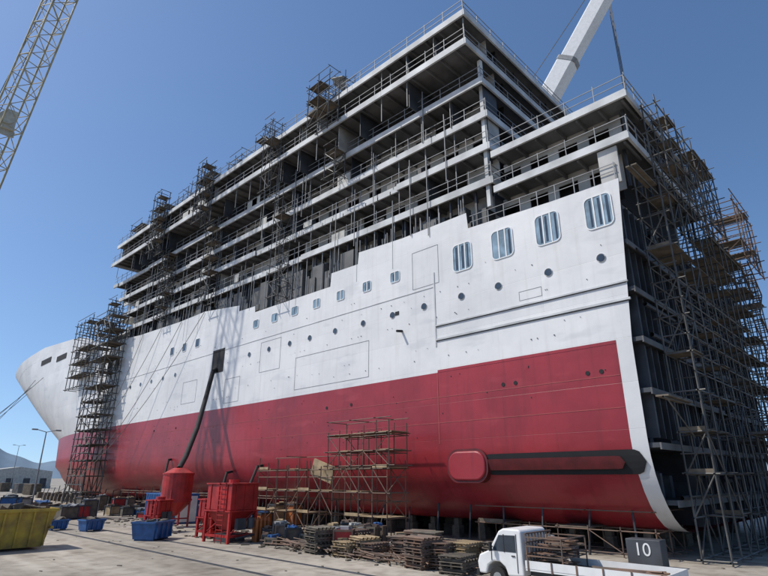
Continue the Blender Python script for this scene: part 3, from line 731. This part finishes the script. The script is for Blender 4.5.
e=empty('mooring_lines');K=MB()
def rope(a,b,sag,r=.05):
    a=Vector(a);b=Vector(b);pr=a
    for k in range(1,13):
        t=k/12;c=a.lerp(b,t);c.z-=sag*4*t*(1-t);K.tube(pr,c,r,4);pr=c
rope((31,140,19),(8,150,G),3,.07);rope((33,150,19),(4,140,G),4,.07);rope((30.5,135,20),(10,120,G),3,.06);rope((30.5,128,20),(5,110,G),2,.06)
rope((29.9,66,19.3),(27,84,1),2,.035);rope((29.9,72,19.5),(27.5,88,4),2,.035);rope((29.9,60,19.3),(26,90,-2),3,.035);rope((29.9,78,19.8),(28,92,0),2.5,.035)
K.obj('ropes',M['rope'],e)

# ================================================================= BACKGROUND
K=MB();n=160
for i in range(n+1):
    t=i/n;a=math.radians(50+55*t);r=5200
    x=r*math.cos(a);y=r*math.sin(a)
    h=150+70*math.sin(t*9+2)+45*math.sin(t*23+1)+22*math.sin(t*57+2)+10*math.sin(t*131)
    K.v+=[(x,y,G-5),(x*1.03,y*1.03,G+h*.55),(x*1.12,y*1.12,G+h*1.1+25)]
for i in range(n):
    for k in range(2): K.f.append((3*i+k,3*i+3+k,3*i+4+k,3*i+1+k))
K.obj('hills',M['hazy_hill'],smooth=True)
for k in range(11):
    e=empty('yard_shed');K=MB();x=U(0,90);y=U(260,460);w=U(10,26);d_=U(10,20);h=U(3,7)
    K.prism([(x-w/2,G),(x+w/2,G),(x+w/2,G+h),(x,G+h*1.25),(x-w/2,G+h)],1,y,y+d_);K.obj('walls',M[random.choice(['wall','grey','tarp','under','slab'])],e)
    K=MB()
    for q in range(4): K.box(x-w/2+w*(q+.3)/4,x-w/2+w*(q+.7)/4,y-.05,y+.02,G+.2,G+h*.6)
    K.obj('doors',M['steel'],e)
for k in range(20):
    x=U(5,45);y=U(150,240);e=empty('shipping_container');K=MB();K.box(x,x+2.4,y,y+6,G,G+2.6)
    for q in range(18): K.box(x-.06,x,y+.1+.33*q,y+.26+.33*q,G+.1,G+2.5)
    for q in range(7): K.box(x+.1+.33*q,x+.26+.33*q,y-.06,y,G+.1,G+2.5)
    K.obj('body',M[random.choice(['grey','under','tarp','block','block'])],e)
for k in range(16): crate(U(14,24),U(56,100),U(1,2.4),U(1,2.6),U(.8,2.0),M[random.choice(['block','steel','blue','grey','redpaint','rust'])],U(-.3,.3))
for x,y,h in ((22.3,87,10),(48,215,14)):
    e=empty('street_lamp');K=MB();K.tube((x,y,G),(x,y,G+h),.12,8,r2=.07);K.tube((x,y,G+h),(x-1.2,y,G+h+.3),.05,6);K.box(x-1.8,x-1.1,y-.15,y+.15,G+h+.2,G+h+.38);K.tube((x,y,G+h),(x+1.2,y,G+h+.3),.05,6);K.box(x+1.1,x+1.8,y-.15,y+.15,G+h+.2,G+h+.38)
    K.obj('post',M['grey'],e)

# ================================================================= LIGHT / CAMERA
sd=Vector((-.46,.44,.80)).normalized();el=math.asin(sd.z);az=math.atan2(sd.x,sd.y)
w=bpy.data.worlds.new('World');scene.world=w;w.use_nodes=True;nt=w.node_tree
bg=nt.nodes['Background'];sk=nt.nodes.new('ShaderNodeTexSky');sk.sky_type='NISHITA';sk.sun_disc=False;sk.sun_elevation=el;sk.sun_rotation=az
sk.air_density=1.;sk.dust_density=.7;sk.ozone_density=3.
tc=nt.nodes.new('ShaderNodeTexCoord');va=nt.nodes.new('ShaderNodeVectorMath');va.operation='ADD';va.inputs[1].default_value=(0,0,.10);vn=nt.nodes.new('ShaderNodeVectorMath');vn.operation='NORMALIZE'
nt.links.new(tc.outputs['Generated'],va.inputs[0]);nt.links.new(va.outputs[0],vn.inputs[0]);nt.links.new(vn.outputs[0],sk.inputs[0])
hs=nt.nodes.new('ShaderNodeHueSaturation');hs.inputs['Saturation'].default_value=1.1;nt.links.new(sk.outputs[0],hs.inputs['Color'])
nt.links.new(hs.outputs[0],bg.inputs[0]);bg.inputs[1].default_value=.15
bg.inputs[1].default_value=.15
l=bpy.data.lights.new('sun','SUN');l.energy=4.2;l.angle=math.radians(.5);l.color=(1,.95,.87);lo=bpy.data.objects.new('sun',l);COL.objects.link(lo)
lo.rotation_euler=(-sd).to_track_quat('-Z','Y').to_euler()
cd=bpy.data.cameras.new('camera');cam=bpy.data.objects.new('camera',cd);COL.objects.link(cam);scene.camera=cam
cd.sensor_width=36;cd.lens=535/768*36;cd.clip_end=20000;cd.clip_start=.1
cam.location=(0,0,0);cam.rotation_euler=(math.radians(90)+math.atan(190/535),0,-math.atan2(.717,.697))
scene.view_settings.view_transform='Standard';scene.view_settings.look='None';scene.view_settings.exposure=0
